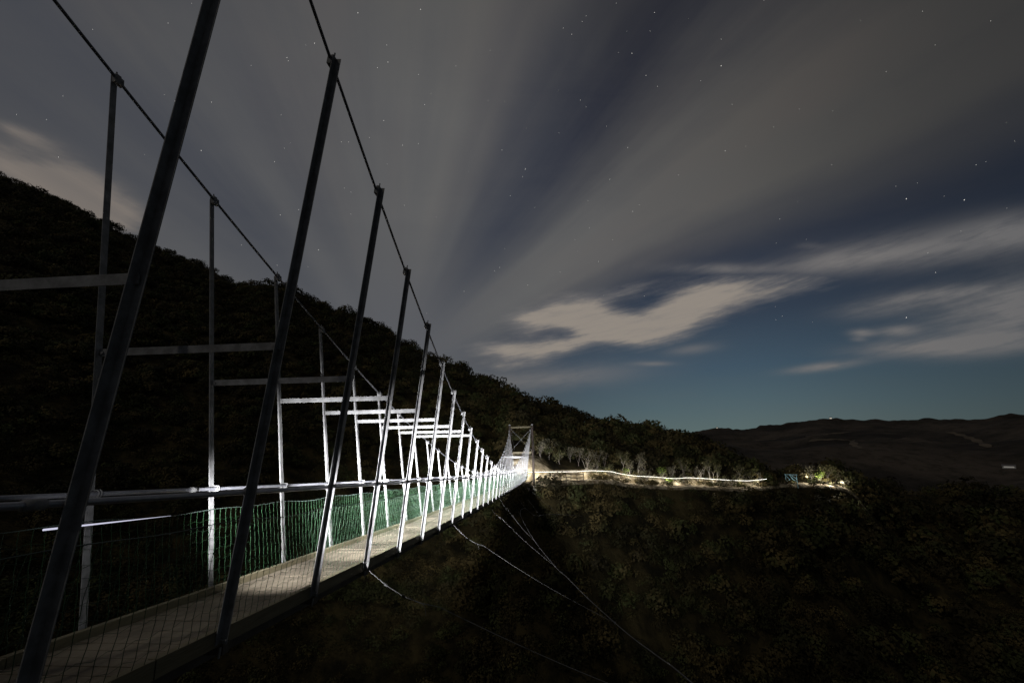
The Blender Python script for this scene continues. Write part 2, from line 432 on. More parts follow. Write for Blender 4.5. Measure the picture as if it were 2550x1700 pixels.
bw = np.where(sg == 5, 1, np.where(sg == 10, np.minimum(1, tt*4)*np.minimum(1, (1-tt)*2+.15), np.where((sg == 4) | (sg == 3), .8, 0)))
bump = (vnoise(GX, GY, 26, 1)-.5)*6+(vnoise(GX, GY, 11, 2)-.5)*3+(vnoise(GX, GY, 4, 3)-.5)*.9
GZ += bw*np.where(sg == 10, bump*.8, bump*.6)
na, nr = GX.shape
V = np.stack([GX, GY, GZ], -1).reshape(-1, 3)
idx = np.arange(na*nr).reshape(na, nr)
F = np.stack([idx[:-1, :-1], idx[1:, :-1], idx[1:, 1:], idx[:-1, 1:]], -1).reshape(-1, 4)
# bare clay where the track is cut, scrubby soil elsewhere
bare = np.where((sg >= 7) & (sg <= 9), 1., 0.); tmask = np.interp(AZS, [AZ0-1.5, AZ0, AZ1, AZ1+2], [0, 1, 1, 0])[:, None]
clayk = np.interp(AZS, [AZ0-1, AZ0, AZ0+4.2, AZ0+9, AZ0+11, AZ1], [.4, 1, 1, .95, .66, .6])[:, None]
bare = np.where(sg >= 8, bare*clayk, bare)*tmask
bare = np.where((sg == 10) & (tt < .03), .45*clayk*tmask*np.interp(AZS, [AZ0+4, AZ0+6], [1, 0])[:, None], bare)
def soil_material():
    m = bpy.data.materials.new('hillside_soil'); m.use_nodes = True
    nt = NT(m.node_tree); b = m.node_tree.nodes['Principled BSDF']; b.inputs['Roughness'].default_value = .95; b.inputs['Specular IOR Level'].default_value = .1
    v = E(nt, nt.n('ShaderNodeTexCoord').outputs['Object']); a = E(nt, nt.n('ShaderNodeAttribute', attribute_name='bare').outputs['Fac'])
    soil = nt.mix(nt.smooth(nt.noise(v, .3, 5, .65), .35, .68), (.016, .014, .007), (.075, .058, .024))
    clay = nt.mix(nt.smooth(nt.noise(v, 1.1, 6, .65), .32, .66), (.17, .125, .07), (.52, .44, .30))
    nt.set(b.inputs['Base Color'], nt.mix(nt.smooth(a+(nt.noise(v, 1.6, 4, .6)-.5)*.7, .3, .6), soil, clay))
    bp = nt.n('ShaderNodeBump'); bp.inputs['Strength'].default_value = .9; bp.inputs['Distance'].default_value = .25
    nt.set(bp.inputs['Height'], nt.noise(v, 1.4, 6, .65)); m.node_tree.links.new(bp.outputs[0], b.inputs['Normal'])
    return m
me = bpy.data.meshes.new('hillside'); me.from_pydata(V.tolist(), [], F.tolist()); me.update()
me.attributes.new('bare', 'FLOAT', 'POINT').data.foreach_set('value', bare.reshape(-1).astype(np.float32))
me.polygons.foreach_set('use_smooth', [True]*len(me.polygons)); me.materials.append(soil_material())
hill = bpy.data.objects.new('hillside', me); C.objects.link(hill); tag(hill, kind='structure')

def ground_z(az, r):
    i = np.clip(np.searchsorted(AZS, az)-1, 0, na-2); f = (az-AZS[i])/(AZS[i+1]-AZS[i])
    return float((1-f)*np.interp(r, A[i, :, 0], GZ[i])+f*np.interp(r, A[i+1, :, 0], GZ[i+1]))
def at_track(px, off):                # a spot beside the track, off metres uphill of its middle
    az = sight(px, 1095)[0]; r = track_at(az)[0]+off
    return Vector((r*math.sin(R_(az)), r*math.cos(R_(az)), ground_z(az, r)))

# track surface (a sheet just above the bench)
tv = []; azs = np.arange(AZ0+.3, AZ1+.2, .4)
for az in azs:
    td, tz = track_at(az)
    for o in (-.75, 0, .7):
        r = td+o; tv.append((r*math.sin(R_(az)), r*math.cos(R_(az)), ground_z(az, r)+.012+(.02 if o == 0 else 0)))
tf = [(3*i+k, 3*i+3+k, 3*i+4+k, 3*i+1+k) for i in range(len(azs)-1) for k in range(2)]
o = mesh_obj('track', tv, tf, M['road'], None, True); tag(o, kind='structure')

# valley floor reaching the horizon
mb = MB(); n = 64
ring = lambda R, z: [(R*math.cos(2*math.pi*k/n), R*math.sin(2*math.pi*k/n), z) for k in range(n)]
vs = [(0, 0, -150)]; fs = []
prev = None
for R, z in ((300, -150), (3000, -150), (25000, -190)):
    b = len(vs); vs += ring(R, z)
    if prev is None: fs += [(0, b+k, b+(k+1) % n) for k in range(n)]
    else: fs += [(prev+k, b+k, b+(k+1) % n, prev+(k+1) % n) for k in range(n)]
    prev = b
mb.add(vs, fs)
M['valley'] = material('valley_scrub', (.03, .025, .014), .95, 0, (.015, .013, .008), .02)
o = mb.build('ground', M['valley']); tag(o, kind='structure')

# ------------------------------------------------------------------ far hills
sky_l = [(1100, 1010), (1400, 1006), (1520, 1002), (1560, 999), (1600, 991), (1625, 986), (1650, 983), (1700, 984), (1760, 978), (1800, 975), (1830, 968), (1855, 963), (1885, 960), (1910, 961), (1940, 965), (1975, 964), (2010, 963), (2060, 964), (2110, 963), (2160, 965), (2220, 964), (2270, 961), (2310, 955), (2352, 951), (2450, 944), (2700, 935)]
fs_ = np.array([sight(x, y) for x, y in sky_l])
FAZ = np.arange(-12, 70, .12); FR = np.concatenate([np.linspace(230, 1650, 70), [1700, 1800, 2000, 2300]])
el = np.interp(FAZ, fs_[:, 0], fs_[:, 1])
RD = 1650.0
g = np.radians(FAZ)[:, None]; rr = FR[None, :]
X = rr*np.sin(g); Y = rr*np.cos(g)
zr = RD*np.tan(np.radians(el))[:, None]
t = np.clip((rr-230)/(RD-230), 0, 1)
Zf = -112+(zr+112)*np.clip(t, 0, 1)**.92
wv = np.sin(np.pi*np.clip(t, 0, 1))
rid = 1-np.abs(vnoise(X, Y, 420, 5)-.5)*2; rid2 = 1-np.abs(vnoise(X, Y, 160, 6)-.5)*2
Zf = Zf+wv*((rid-.6)*62+(rid2-.5)*22+(vnoise(X, Y, 50, 7)-.5)*8)
Zf = Zf+np.clip((t-.9)*10, 0, 1)*((vnoise(X, Y, 34, 9)-.5)*11+(vnoise(X, Y, 13, 10)-.5)*6)
Zf = np.where(rr > RD, zr-(rr-RD)*.45, Zf)
# keep everything under the line of sight to the skyline
lim = np.tan(np.radians(el-.12))[:, None]*rr; lim = np.where(t < .97, np.minimum(lim-4, 1e9), 1e9); Zf = np.minimum(Zf, lim)
na2, nr2 = X.shape; V2 = np.stack([X, Y, Zf], -1).reshape(-1, 3); id2 = np.arange(na2*nr2).reshape(na2, nr2)
F2 = np.stack([id2[:-1, :-1], id2[1:, :-1], id2[1:, 1:], id2[:-1, 1:]], -1).reshape(-1, 4)
def far_material():
    m = bpy.data.materials.new('far_hill_scrub'); m.use_nodes = True
    nt = NT(m.node_tree); b = m.node_tree.nodes['Principled BSDF']; b.inputs['Roughness'].default_value = .95; b.inputs['Specular IOR Level'].default_value = .1
    v = E(nt, nt.n('ShaderNodeTexCoord').outputs['Object'])
    c = nt.mix(nt.smooth(nt.noise(v, .006, 7, .62), .36, .66), (.040, .034, .028), (.120, .095, .072))
    c = nt.mix(nt.smooth(nt.noise(v, .05, 5, .7), .45, .68)*.6, c, (.02, .02, .012))
    nt.set(b.inputs['Base Color'], c)
    bp = nt.n('ShaderNodeBump'); bp.inputs['Strength'].default_value = 1; bp.inputs['Distance'].default_value = 6
    nt.set(bp.inputs['Height'], nt.noise(v, .06, 6, .65)); m.node_tree.links.new(bp.outputs[0], b.inputs['Normal'])
    return m
o = mesh_obj('far_hills', V2.tolist(), F2.tolist(), far_material(), None, True); tag(o, kind='structure')
def far_hit(px, py):                 # where the line of sight meets the far hills
    az, e = sight(px, py); i = int(np.clip((az-FAZ[0])/.12, 0, na2-2)); zs = Zf[i]; te = math.tan(R_(e))
    for k in range(1, nr2):
        if zs[k] >= te*FR[k]:
            a = te*FR[k-1]-zs[k-1]; b = zs[k]-te*FR[k]; f = a/(a+b+1e-9); r = FR[k-1]+(FR[k]-FR[k-1])*f
            return Vector((r*math.sin(R_(az)), r*math.cos(R_(az)), te*r)), az, r
    r = RD*.985; return Vector((r*math.sin(R_(az)), r*math.cos(R_(az)), float(np.interp(r, FR, zs)))), az, r
def far_z(az, r):
    i = int(np.clip((az-FAZ[0])/.12, 0, na2-2)); f = (az-FAZ[i])/.12
    return float(np.interp(r, FR, Zf[i])*(1-f)+np.interp(r, FR, Zf[i+1])*f)
roads = [[(1983, 1078), (2062, 1070), (2134, 1064)], [(1993, 1087), (2075, 1085), (2094, 1100), (2118, 1109)], [(1742, 1019), (1797, 1014)]]
roads = [[(1850, 1002), (1900, 997), (1960, 991)], [(1860, 1012), (1920, 1009), (1955, 1011), (1965, 1025), (1985, 1032)], [(1733, 1012), (1790, 1008)], [(2178, 992), (2215, 1002), (2245, 1013), (2277, 1030)]]
for rd_ in roads:
    vs = []; pts = []
    for (x0, y0), (x1, y1) in zip(rd_[:-1], rd_[1:]):
        for k in range(8): pts.append((x0+(x1-x0)*k/8, y0+(y1-y0)*k/8))
    P = [far_hit(x, y)[0] for x, y in pts]
    for i, p in enumerate(P):
        d = (P[min(i+1, len(P)-1)]-P[max(i-1, 0)]); d.z = 0
        nrm = Vector((-d.y, d.x, 0)).normalized()*(5+2*math.sin(i*1.3))
        for s_ in (-1, -.5, 0, .5, 1):
            q = p+nrm*s_; a_ = math.degrees(math.atan2(q.x, q.y)); r_ = math.hypot(q.x, q.y); vs.append((q.x, q.y, far_z(a_, r_)+.7))
    fs2 = [(5*i+k, 5*i+5+k, 5*i+6+k, 5*i+1+k) for i in range(len(P)-1) for k in range(4)]
    o = mesh_obj('dirt_road', vs, fs2, M['pale_road'], None, True); tag(o, kind='structure')

def house(px, py, w, d, h, label, lit='window'):
    p, az, r = far_hit(px, py); a = R_(-az)
    root = empty('house', p); root.rotation_euler.z = a
    tag(root, label, 'house')
    def loc(name, mb, mat, par):
        me = bpy.data.meshes.new(name); me.from_pydata(mb.v, [], mb.f); me.update(); me.materials.append(mat)
        o = bpy.data.objects.new(name, me); C.objects.link(o); o.parent = par; return o
    mb = MB(); mb.aabox(-w/2, w/2, -d/2, d/2, -1.5, h); wl = loc('wall', mb, M['wall'], root)
    mb = MB(); e = .4
    mb.add([(-w/2-e, -d/2-e, h+.01), (w/2+e, -d/2-e, h+.01), (w/2+e, d/2+e, h+.01), (-w/2-e, d/2+e, h+.01), (-w/2-e, 0, h+d*.3), (w/2+e, 0, h+d*.3)], [(0, 1, 5, 4), (2, 3, 4, 5), (0, 4, 3), (1, 2, 5), (3, 2, 1, 0)])
    loc('roof', mb, M['roof'], root)
    n = max(1, int(w//9))
    for k in range(n):
        c = -w/2+w*(k+.5)/n; ww = w/n*.38
        mb = MB(); mb.aabox(c-ww, c+ww, -d/2-.06, -d/2-.01, .5, h-.35); loc('window', mb, M[lit], root)
    return root
house(1908, 960, 7, 5, 3.4, 'tiny house with one lit window on the highest point of the far ridge')
house(1647, 983, 5.5, 5, 2.6, 'tiny lit house on the far ridge nearest the forested spur')
house(2318, 1074, 13, 7, 2.6, 'long lit house low on the far hillside at the edge of the view', 'window_dim')

# ------------------------------------------------------------------ forest
cells = []
ctr = lambda Q: (Q[:-1, :-1]+Q[1:, :-1]+Q[1:, 1:]+Q[:-1, 1:])/4
cx, cy, cz = ctr(GX), ctr(GY), ctr(GZ)
e1 = np.stack([GX[1:, :-1]-GX[:-1, :-1], GY[1:, :-1]-GY[:-1, :-1], GZ[1:, :-1]-GZ[:-1, :-1]], -1)
e2 = np.stack([GX[:-1, 1:]-GX[:-1, :-1], GY[:-1, 1:]-GY[:-1, :-1], GZ[:-1, 1:]-GZ[:-1, :-1]], -1)
area = np.linalg.norm(np.cross(e1, e2), axis=-1)
sc_ = sg[:-1, :-1]; tc_ = tt[:-1, :-1]; dist = np.sqrt(cx**2+cy**2)
azc_ = np.broadcast_to(((AZS[:-1]+AZS[1:])/2)[:, None], sc_.shape)
size = np.clip(dist/50, .9, 2.5)*np.where(azc_ < -12, .66, 1)                             # crown radius grows a little with distance
ok = ((sc_ == 4) & (tc_ > .25)) | (sc_ == 5) | (sc_ == 6) | (sc_ == 10) | (sc_ == 11)
noT = np.broadcast_to((1-tmask[:-1]), sc_.shape)
ok = ok | (((sc_ >= 6) & (sc_ <= 9)) & (noT > .9))
# bare clay behind the tower stays open
azc = np.broadcast_to(((AZS[:-1]+AZS[1:])/2)[:, None], sc_.shape)
patch = vnoise(azc*3.1, azc*0+3.3, 1.0, 21)
ok |= (sc_ == 7) & (patch > .34) & (azc > AZ0+9.8) & (azc < AZ1)
ok |= (sc_ >= 8) & (sc_ <= 9) & (vnoise(azc*4.3, sc_*2.7+tc_*2, 1.0, 31) > .50) & (azc > AZ0+9.8) & (azc < AZ1)
clear = (sc_ == 10) & (tc_ < .05) & (azc > AZ0-.5) & (azc < AZ1)
clear |= (sc_ == 10) & (tc_ < .10) & (azc > AZ0-1) & (azc < AZ0+3)
ok &= ~clear
dens = np.where(ok, area/(size**2*1.55), 0)*np.where(sc_ == 7, 7, np.where((sc_ >= 6) & (sc_ <= 9), 3.5, 1))
cnt = rng.poisson(dens)
ii = np.repeat(np.arange(cnt.size), cnt.ravel()); a_i, r_i = np.unravel_index(ii, cnt.shape)
u = rng.random(len(ii))[:, None]; w = rng.random(len(ii))[:, None]
P00 = np.stack([GX, GY, GZ], -1)
pos = P00[a_i, r_i]*(1-u)*(1-w)+P00[a_i+1, r_i]*u*(1-w)+P00[a_i, r_i+1]*(1-u)*w+P00[a_i+1, r_i+1]*u*w
rad = size[a_i, r_i]*np.clip(rng.lognormal(-.16, .36, len(ii)), .42, 1.75)
near_edge = ((sc_[a_i, r_i] >= 6) & (sc_[a_i, r_i] <= 9)) | ((sc_[a_i, r_i] == 5) & (tc_[a_i, r_i] > .86))
rad = np.where(near_edge & (azc[a_i, r_i] > AZ0), np.minimum(rad*.5, .75), rad)
pos[:, 2] -= np.where((sc_[a_i, r_i] == 6) & (azc[a_i, r_i] > AZ0), .45, 0)
NL = np.clip((rad*125).astype(int)+20, 36, 260)
NL = np.where(dist[a_i, r_i] > 130, (NL*.7).astype(int), NL)
own = np.repeat(np.arange(len(ii)), NL); nL = len(own)
d = rng.normal(size=(nL, 3)); d /= np.linalg.norm(d, axis=1)[:, None]; d[:, 2] = np.abs(d[:, 2])*1.0-.25
lob = 1+.28*np.sin(d[:, 0]*5+own*1.7)*np.cos(d[:, 1]*4+own*.9)
pl = pos[own]+d*(rad[own]*lob*rng.uniform(.72, 1.04, nL))[:, None]*np.array([1, 1, .82])
pl[:, 2] += rad[own]*.45
nrm = d+rng.normal(size=(nL, 3))*.34; nrm /= np.linalg.norm(nrm, axis=1)[:, None]
t1 = np.cross(nrm, rng.normal(size=(nL, 3))); t1 /= np.linalg.norm(t1, axis=1)[:, None]; t2 = np.cross(nrm, t1)
ls = (rad[own]*rng.uniform(.075, .15, nL))[:, None]
Q = np.stack([pl-t1*ls, pl-t2*ls*.62, pl+t1*ls, pl+t2*ls*.62], 1)
tint = np.clip(rng.normal(.46, .25, len(ii)), 0, 1)[own]*.92+rng.random(nL)*.08
fo = quads_obj('forest', Q, M['forest'], attr=tint); tag(fo, kind='stuff')
fo['label'] = 'dark olive scrub forest covering the hillside and the gully'
print('crowns', len(ii), 'leaves', nL)

# ------------------------------------------------------------------ trees and shrubs in the torchlight
def leaves(cs, n, spread, size):
    cs = np.array([tuple(c) for c in cs]); k = rng.integers(0, len(cs), n)
    p = cs[k]+rng.normal(size=(n, 3))*spread*np.array([1, 1, .8])
    nn = rng.normal(size=(n, 3)); nn /= np.linalg.norm(nn, axis=1)[:, None]
    a = np.cross(nn, rng.normal(size=(n, 3))); a /= np.linalg.norm(a, axis=1)[:, None]; b = np.cross(nn, a)
    s = (size*rng.uniform(.6, 1.3, n))[:, None]
    return np.stack([p-a*s, p-b*s*.55, p+a*s, p+b*s*.55], 1), np.clip(.5+rng.normal(size=n)*.25, 0, 1)
def tree(name, base, h, lean, spread, nleaf, bark, leaf, label, group, fork=.35, limbs=5, leafsize=.11, r0=.06):
    root = empty(name, base); tag(root, label, 'tree' if 'tree' in name else 'shrub', group)
    mb = MB(); tips = []
    top = base+Vector((lean*h, random.uniform(-.1, .1)*h, h*.62))
    def wig(a, b, n, am):
        return [a+(b-a)*(k/n)+Vector((random.uniform(-am, am), random.uniform(-am, am), 0))*(0 if k in (0, n) else 1) for k in range(n+1)]
    tk = wig(base-Vector((0, 0, .25)), top, 6, h*random.uniform(.02, .05))
    mb.tube(tk, [r0*(1-.6*k/6) for k in range(7)], 6)
    if 'shrub' != name and random.random() < .55:                         # a second stem from the foot
        tp = base+Vector((-lean*h*random.uniform(.3, 1.5)+random.uniform(-.25, .25)*h, random.uniform(-.2, .2), h*random.uniform(.55, .8)))
        t2 = wig(base-Vector((0, 0, .2)), tp, 6, h*.04); mb.tube(t2, [r0*.8*(1-.7*k/6) for k in range(7)], 6); tips += [t2[-1], t2[5]]
        for m in range(3):
            e = t2[3+m]+Vector((random.uniform(-.6, .6)*spread, random.uniform(-.4, .4), random.uniform(.15, .4)*h*.6))
            b2 = wig(t2[3+m], e, 3, h*.03); mb.tube(b2, [r0*.25*(1-.6*q/3) for q in range(4)], 4); tips.append(e)
    for k in range(limbs):
        t = fork+(1-fork)*k/max(1, limbs-1); s0 = tk[min(6, int(t*6))]
        an = random.uniform(0, 6.28) if k % 2 else (math.pi if random.random() < .5 else 0)+random.uniform(-.6, .6)
        l = spread*random.uniform(.6, 1.1)
        e = s0+Vector((math.cos(an)*l, math.sin(an)*l*.7, (h-(s0.z-base.z))*random.uniform(.55, 1.0)))
        b = wig(s0, e, 4, h*.03); mb.tube(b, [r0*.5*(1-.75*q/4) for q in range(5)], 5); tips += [b[-1], b[3]]
        for m in range(2):
            s1 = b[2+m]; e2_ = s1+Vector((random.uniform(-.5, .5)*spread, random.uniform(-.4, .4)*spread, random.uniform(.1, .35)*h*.6))
            b2 = wig(s1, e2_, 3, h*.02); mb.tube(b2, [r0*.22*(1-.6*q/3) for q in range(4)], 4); tips.append(b2[-1])
    mb.build('trunk', bark, root, True)
    if nleaf:
        q, ti = leaves(tips, nleaf, spread*.26, leafsize); quads_obj('crown', q, leaf, root, base, ti)
    return root
GT = 'torchlit trees beside the track'
TT = [  # px, uphill offset, height px, lean, spread, leaves, bark, leaf, label
    (1243, 5.0, 40, -.10, .9, 160, 'bark_dark', 'leaf_grey', 'thin grey tree on the clay bank just right of the bridge tower'),
    (1262, 6.4, 50, .12, 1.0, 130, 'bark_dark', 'leaf_grey', 'slender leaning dark tree above the end of the clay bank'),
    (1286, 5.0, 30, .05, .8, 220, 'bark_dark', 'leaf_olive', 'bushy olive tree above the start of the wooden fence'),
    (1312, 6.0, 36, -.05, .7, 160, 'bark_dark', 'leaf_grey', 'dim grey tree behind the middle of the wooden fence'),
    (1330, 4.2, 44, .10, .6, 60, 'bark_dark', 'leaf_grey', 'dim leaning bare tree behind the right end of the fence'),
    (1348, 1.6, 58, .03, .9, 110, 'bark', 'leaf_grey', 'tall pale forked tree just past the right end of the fence'),
    (1372, 2.6, 50, .16, .7, 70, 'bark_dark', 'leaf_grey', 'curved grey tree right of the tall pale forked tree'),
    (1386, 2.6, 44, .20, .6, 40, 'bark_dark', 'leaf_grey', 'thin right-leaning tree where the light line starts to dip'),
    (1431, 2.2, 52, .02, .8, 320, 'bark', 'leaf_olive', 'leafy yellow-grey tree, left one of the bright clump above the dipping line'),
    (1447, 1.6, 40, .00, .6, 150, 'bark', 'leaf_grey', 'straight pale stem in the middle of the bright clump above the dipping line'),
    (1462, 1.9, 54, .14, .9, 200, 'bark', 'leaf_grey', 'white twisted tree, right one of the bright clump above the dipping line'),
    (1480, 2.4, 36, .08, .7, 180, 'bark', 'leaf_grey', 'low tangled grey tree right of the bright clump'),
    (1543, 1.9, 32, .15, .7, 90, 'bark', 'leaf_grey', 'crooked grey tree just right of the bright green bush'),
    (1570, 2.4, 44, .02, .8, 120, 'bark_dark', 'leaf_olive', 'olive topped tree in the gap right of the crooked grey tree'),
    (1611, 1.5, 40, .05, .8, 25, 'bark', 'leaf_grey', 'bare white tree forked in a V above the middle of the light line'),
    (1633, 1.4, 52, -.06, .7, 260, 'bark', 'leaf_olive', 'pale stemmed tree with tall olive crown, left of a close pair'),
    (1645, 1.6, 40, .12, .6, 160, 'bark', 'leaf_olive', 'smaller right tree of a close pair of pale stems'),
    (1699, 1.8, 40, .02, .7, 220, 'bark', 'leaf_olive', 'umbrella crowned olive tree near the right end of the light line'),
    (1722, 1.8, 28, .05, .6, 140, 'bark', 'leaf_olive', 'short olive tree right of the umbrella crowned tree'),
    (1748, 1.6, 26, -.05, .6, 180, 'bark', 'leaf_grey', 'squat grey tree at the right end of the light line'),
    (1862, 2.2, 34, .0, 1.3, 420, 'bark_dark', 'leaf_grey', 'broad grey-green tree, left of the lit clump on the spur'),
    (1898, 2.6, 36, .05, 1.3, 420, 'bark_dark', 'leaf_olive', 'tallest olive tree in the lit clump on the spur'),
    (1916, 2.2, 26, .1, 1.1, 300, 'bark_dark', 'leaf_grey', 'low grey tree at the right of the lit clump on the spur'),
]
for px, off, hp, ln, sp, nl, bk, lf, lb in TT:
    b = at_track(px, off); h = hp*math.hypot(b.x, b.y)/1000
    tree('tree', b, h*.82, ln, sp, int(nl*1.5), M[bk], M[lf], lb, GT)
GS = 'torchlit shrubs on the track bank'
SH = [(1355, 1.5, .9, .5, 'leaf_grey', 'grey twiggy shrub under the tall pale forked tree'), (1372, 1.4, .8, .6, 'leaf_grey', 'grey shrub under the crest of the light line'), (1398, 1.5, 1.0, .6, 'leaf_olive', 'olive shrub under the light line where it starts to dip'),
      (1416, 1.4, .9, .6, 'leaf_olive', 'pale olive bush left below the dip of the light line'), (1440, 1.6, 1.3, .5, 'leaf_green', 'yellow-green shrub left of the white twisted tree'), (1475, 1.4, .7, .5, 'leaf_grey', 'small grey shrub below the low tangled tree'),
      (1497, 1.5, .8, .5, 'leaf_grey', 'grey shrub below the line, left of the bright green bush'), (1522, 1.6, 1.9, .75, 'leaf_green', 'bright green bush reaching above the light line'), (1536, .6, .9, .45, 'leaf_green', 'small green sapling crossing the light line'),
      (1556, 1.4, .8, .6, 'leaf_grey', 'pale rounded bush below the line, right of the green sapling'), (1583, 1.4, .9, .6, 'leaf_grey', 'grey bush below the line, left of the bare V tree'), (1600, 1.4, .8, .6, 'leaf_grey', 'grey bush at the foot of the bare V tree'),
      (1660, 1.0, 1.5, .5, 'leaf_olive', 'dark green shrub that breaks the light line'), (1676, -.6, 1.9, .6, 'leaf_olive', 'dark shrub in front of the light line, right of the first break'), (1690, 1.4, .9, .6, 'leaf_grey', 'grey shrub at the foot of the umbrella crowned tree'),
      (1738, 1.4, .9, .6, 'leaf_grey', 'pale shrub below the right end of the light line'), (1883, 1.6, 1.9, .8, 'leaf_green', 'rounded yellow-green bush in the lit clump on the spur'), (1936, 2.0, 1.3, .9, 'leaf_grey', 'low pale scrub at the outer tip of the spur')]
for px, off, h, sp, lf, lb in SH:
    b = at_track(px, off)
    tree('shrub', b, h, random.uniform(-.1, .1), sp, 240, M['bark'], M[lf], lb, GS, .1, 5, .085, .03)

for k in range(34):
    px = random.uniform(1345, 1755); off = random.choice((1.3, 1.5, 1.9, 2.6, 3.2))
    b = at_track(px, off)
    tree('shrub', b, random.uniform(.6, 1.7), random.uniform(-.2, .2), random.uniform(.35, .7), random.choice((40, 90, 160)), M[random.choice(('bark', 'bark_dark'))], M[random.choice(('leaf_grey', 'leaf_grey', 'leaf_olive'))],
         'scraggy grey torchlit scrub bush on the bank behind the light line', GS, .1, random.choice((4, 6, 8)), .085, .028)

# ------------------------------------------------------------------ fence beside the track
fb = empty('fence', at_track(1305, -1.0)); tag(fb, 'dark wooden post and rail fence on the track edge right of the bridge tower', 'fence')
fpx = [1274, 1288, 1300, 1311, 1325, 1340]; tops = []
for k, px in enumerate(fpx):
    b = at_track(px, -.95); tops.append(b)
    mb = MB(); mb.tube([b-Vector((0, 0, .8)), b+Vector((random.uniform(-.04, .04), 0, .6)), b+Vector((random.uniform(-.05, .05), 0, 1.2))], .06, 6); mb.build('post', M['fence'], fb)
for h in (.25, .66, 1.08):
    mb = MB()
    for a, b in zip(tops[:-1], tops[1:]):
        mb.box((a+b)/2+Vector((0, -.07, h)), (b-a)/2, (0, .02, 0), (0, 0, .055))
    mb.build('rail', M['fence'], fb)
mb = MB(); a = tops[0]; mb.tube([a+Vector((-1.0, -.1, -.5)), a+Vector((0, -.1, 1.1))], .05, 6); mb.build('brace', M['fence'], fb)
b = at_track(1283, -1.2); tree('shrub', b, 1.7, .2, .6, 160, M['bark_dark'], M['forest'], 'dark shrub leaning over the left end of the wooden fence', None, .2, 5, .1, .04)

# pale blue frame further along the spur
b = at_track(1817, -.4); az = R_(-sight(1817, 1095)[0])
fr = empty('metal_frame', b); fr.rotation_euler.z = az
tag(fr, 'small pale blue metal frame with crossed braces standing on the dark spur', 'frame')
def local(name, mb, mat, par):
    me = bpy.data.meshes.new(name); me.from_pydata(mb.v, [], mb.f); me.update(); me.materials.append(mat)
    o = bpy.data.objects.new(name, me); C.objects.link(o); o.parent = par; return o
for x in (-.82, .82):
    m_ = MB(); m_.tube([(x, 0, -.6), (x, 0, 1.6)], .05, 6); local('leg', m_, M['blue'], fr)
m_ = MB(); m_.tube([(-.95, 0, 1.62), (.95, 0, 1.62)], .055, 6); local('top_bar', m_, M['blue'], fr)
for p in ([(-.8, .1, 1.5), (-.2, .1, .75), (-.8, .1, .45)], [(-.2, .1, 1.5), (.25, .1, .8), (.7, .1, .6)], [(.1, .12, 1.45), (.8, .12, .9)]):
    m_ = MB(); m_.tube(p, .042, 5); local('brace', m_, M['blue'], fr)

# ------------------------------------------------------------------ torchlight
pts = catmull([v for v in LP], 5)
mb = MB(); mb.tube(pts, .011, 6)
o = mb.build('light_line', M['lamp'], None, True); tag(o, 'thin white line of light running along the hillside track from the tower', 'light trail')
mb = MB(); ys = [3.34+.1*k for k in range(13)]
mb.tube([(XB-HW+.055, y, zdeck(y)+.885) for y in ys], [.0085*(1-.85*(k/12)**1.3) for k in range(13)], 6)  # added glowing rod that makes the bright streak on the net's top wire
o = mb.build('light_line', M['streak_glow'], None, True); tag(o, 'short bluish white streak of light along the net near the first far hanger', 'light trail')
def spot(loc, to, power, ang, blend, size=.06, col=(.93, .95, 1)):
    l = bpy.data.lights.new('torch_or_fill', 'SPOT'); l.energy = power; l.spot_size = R_(ang); l.spot_blend = blend; l.shadow_soft_size = size; l.color = col
    o = bpy.data.objects.new('torch_or_fill', l); C.objects.link(o); o.location = loc
    o.rotation_euler = (Vector(to)-Vector(loc)).to_track_quat('-Z', 'Y').to_euler(); return o
y = 3.9; k = 0
while y < 57:
    z = zdeck(y)+1.0
    pw = float(np.interp(y, [3.5, 4.5, 6, 9, 20, 40, 57], [1600, 2200, 2600, 2500, 1800, 1250, 1250]))
    spot((XB+.12*math.sin(k*1.7), y, z), (XB, y+10, zdeck(y+10)+.9), pw, 72, .85)
    y += 1.9 if y < 20 else 2.6; k += 1
spot((XB-.1, 2.9, zdeck(2.9)+1.0), (XB, 12, zdeck(12)+.5), 13, 130, 1.0)  # added weak wide fill that brightens the near netting
def point(loc, power, col=(1, .95, .85), size=.15):
    l = bpy.data.lights.new('torch_or_fill', 'POINT'); l.energy = power; l.color = col; l.shadow_soft_size = size
    o = bpy.data.objects.new('torch_or_fill', l); C.objects.link(o); o.location = loc
for px, off, h, pw in ((1218, .3, 1.0, 60), (1240, .5, .9, 60), (1268, .2, .8, 45), (1296, .4, .8, 40), (1322, .4, .8, 40), (1350, .5, .9, 75), (1372, .6, .7, 55), (1395, .5, .8, 45), (1436, .4, 1.1, 90), (1458, .4, 1.2, 90), (1500, .5, .8, 60), (1530, .3, 1.0, 70), (1558, .6, .7, 60),
                       (1592, .5, .7, 60), (1612, .3, 1.1, 80), (1642, .3, 1.0, 90), (1700, .3, 1.0, 70), (1740, .5, .8, 70), (1856, .3, 1.3, 140), (1885, .3, 1.3, 240), (1906, -.2, .55, 260), (1931, 1.5, .8, 240), (1820, -1.3, 1.3, 20)):
    point(at_track(px, off)+Vector((0, 0, h)), pw)

# moonlight
su = bpy.data.lights.new('moon', 'SUN'); su.energy = .19; su.angle = R_(.5); su.color = (1, .93, .82)
MEL, MAZ = 42, 215                      # elevation, bearing the light comes from
so = bpy.data.objects.new('moon', su); C.objects.link(so)
dv = Vector((math.sin(R_(MAZ))*math.cos(R_(MEL)), math.cos(R_(MAZ))*math.cos(R_(MEL)), math.sin(R_(MEL))))
so.rotation_euler = dv.to_track_quat('Z', 'Y').to_euler()

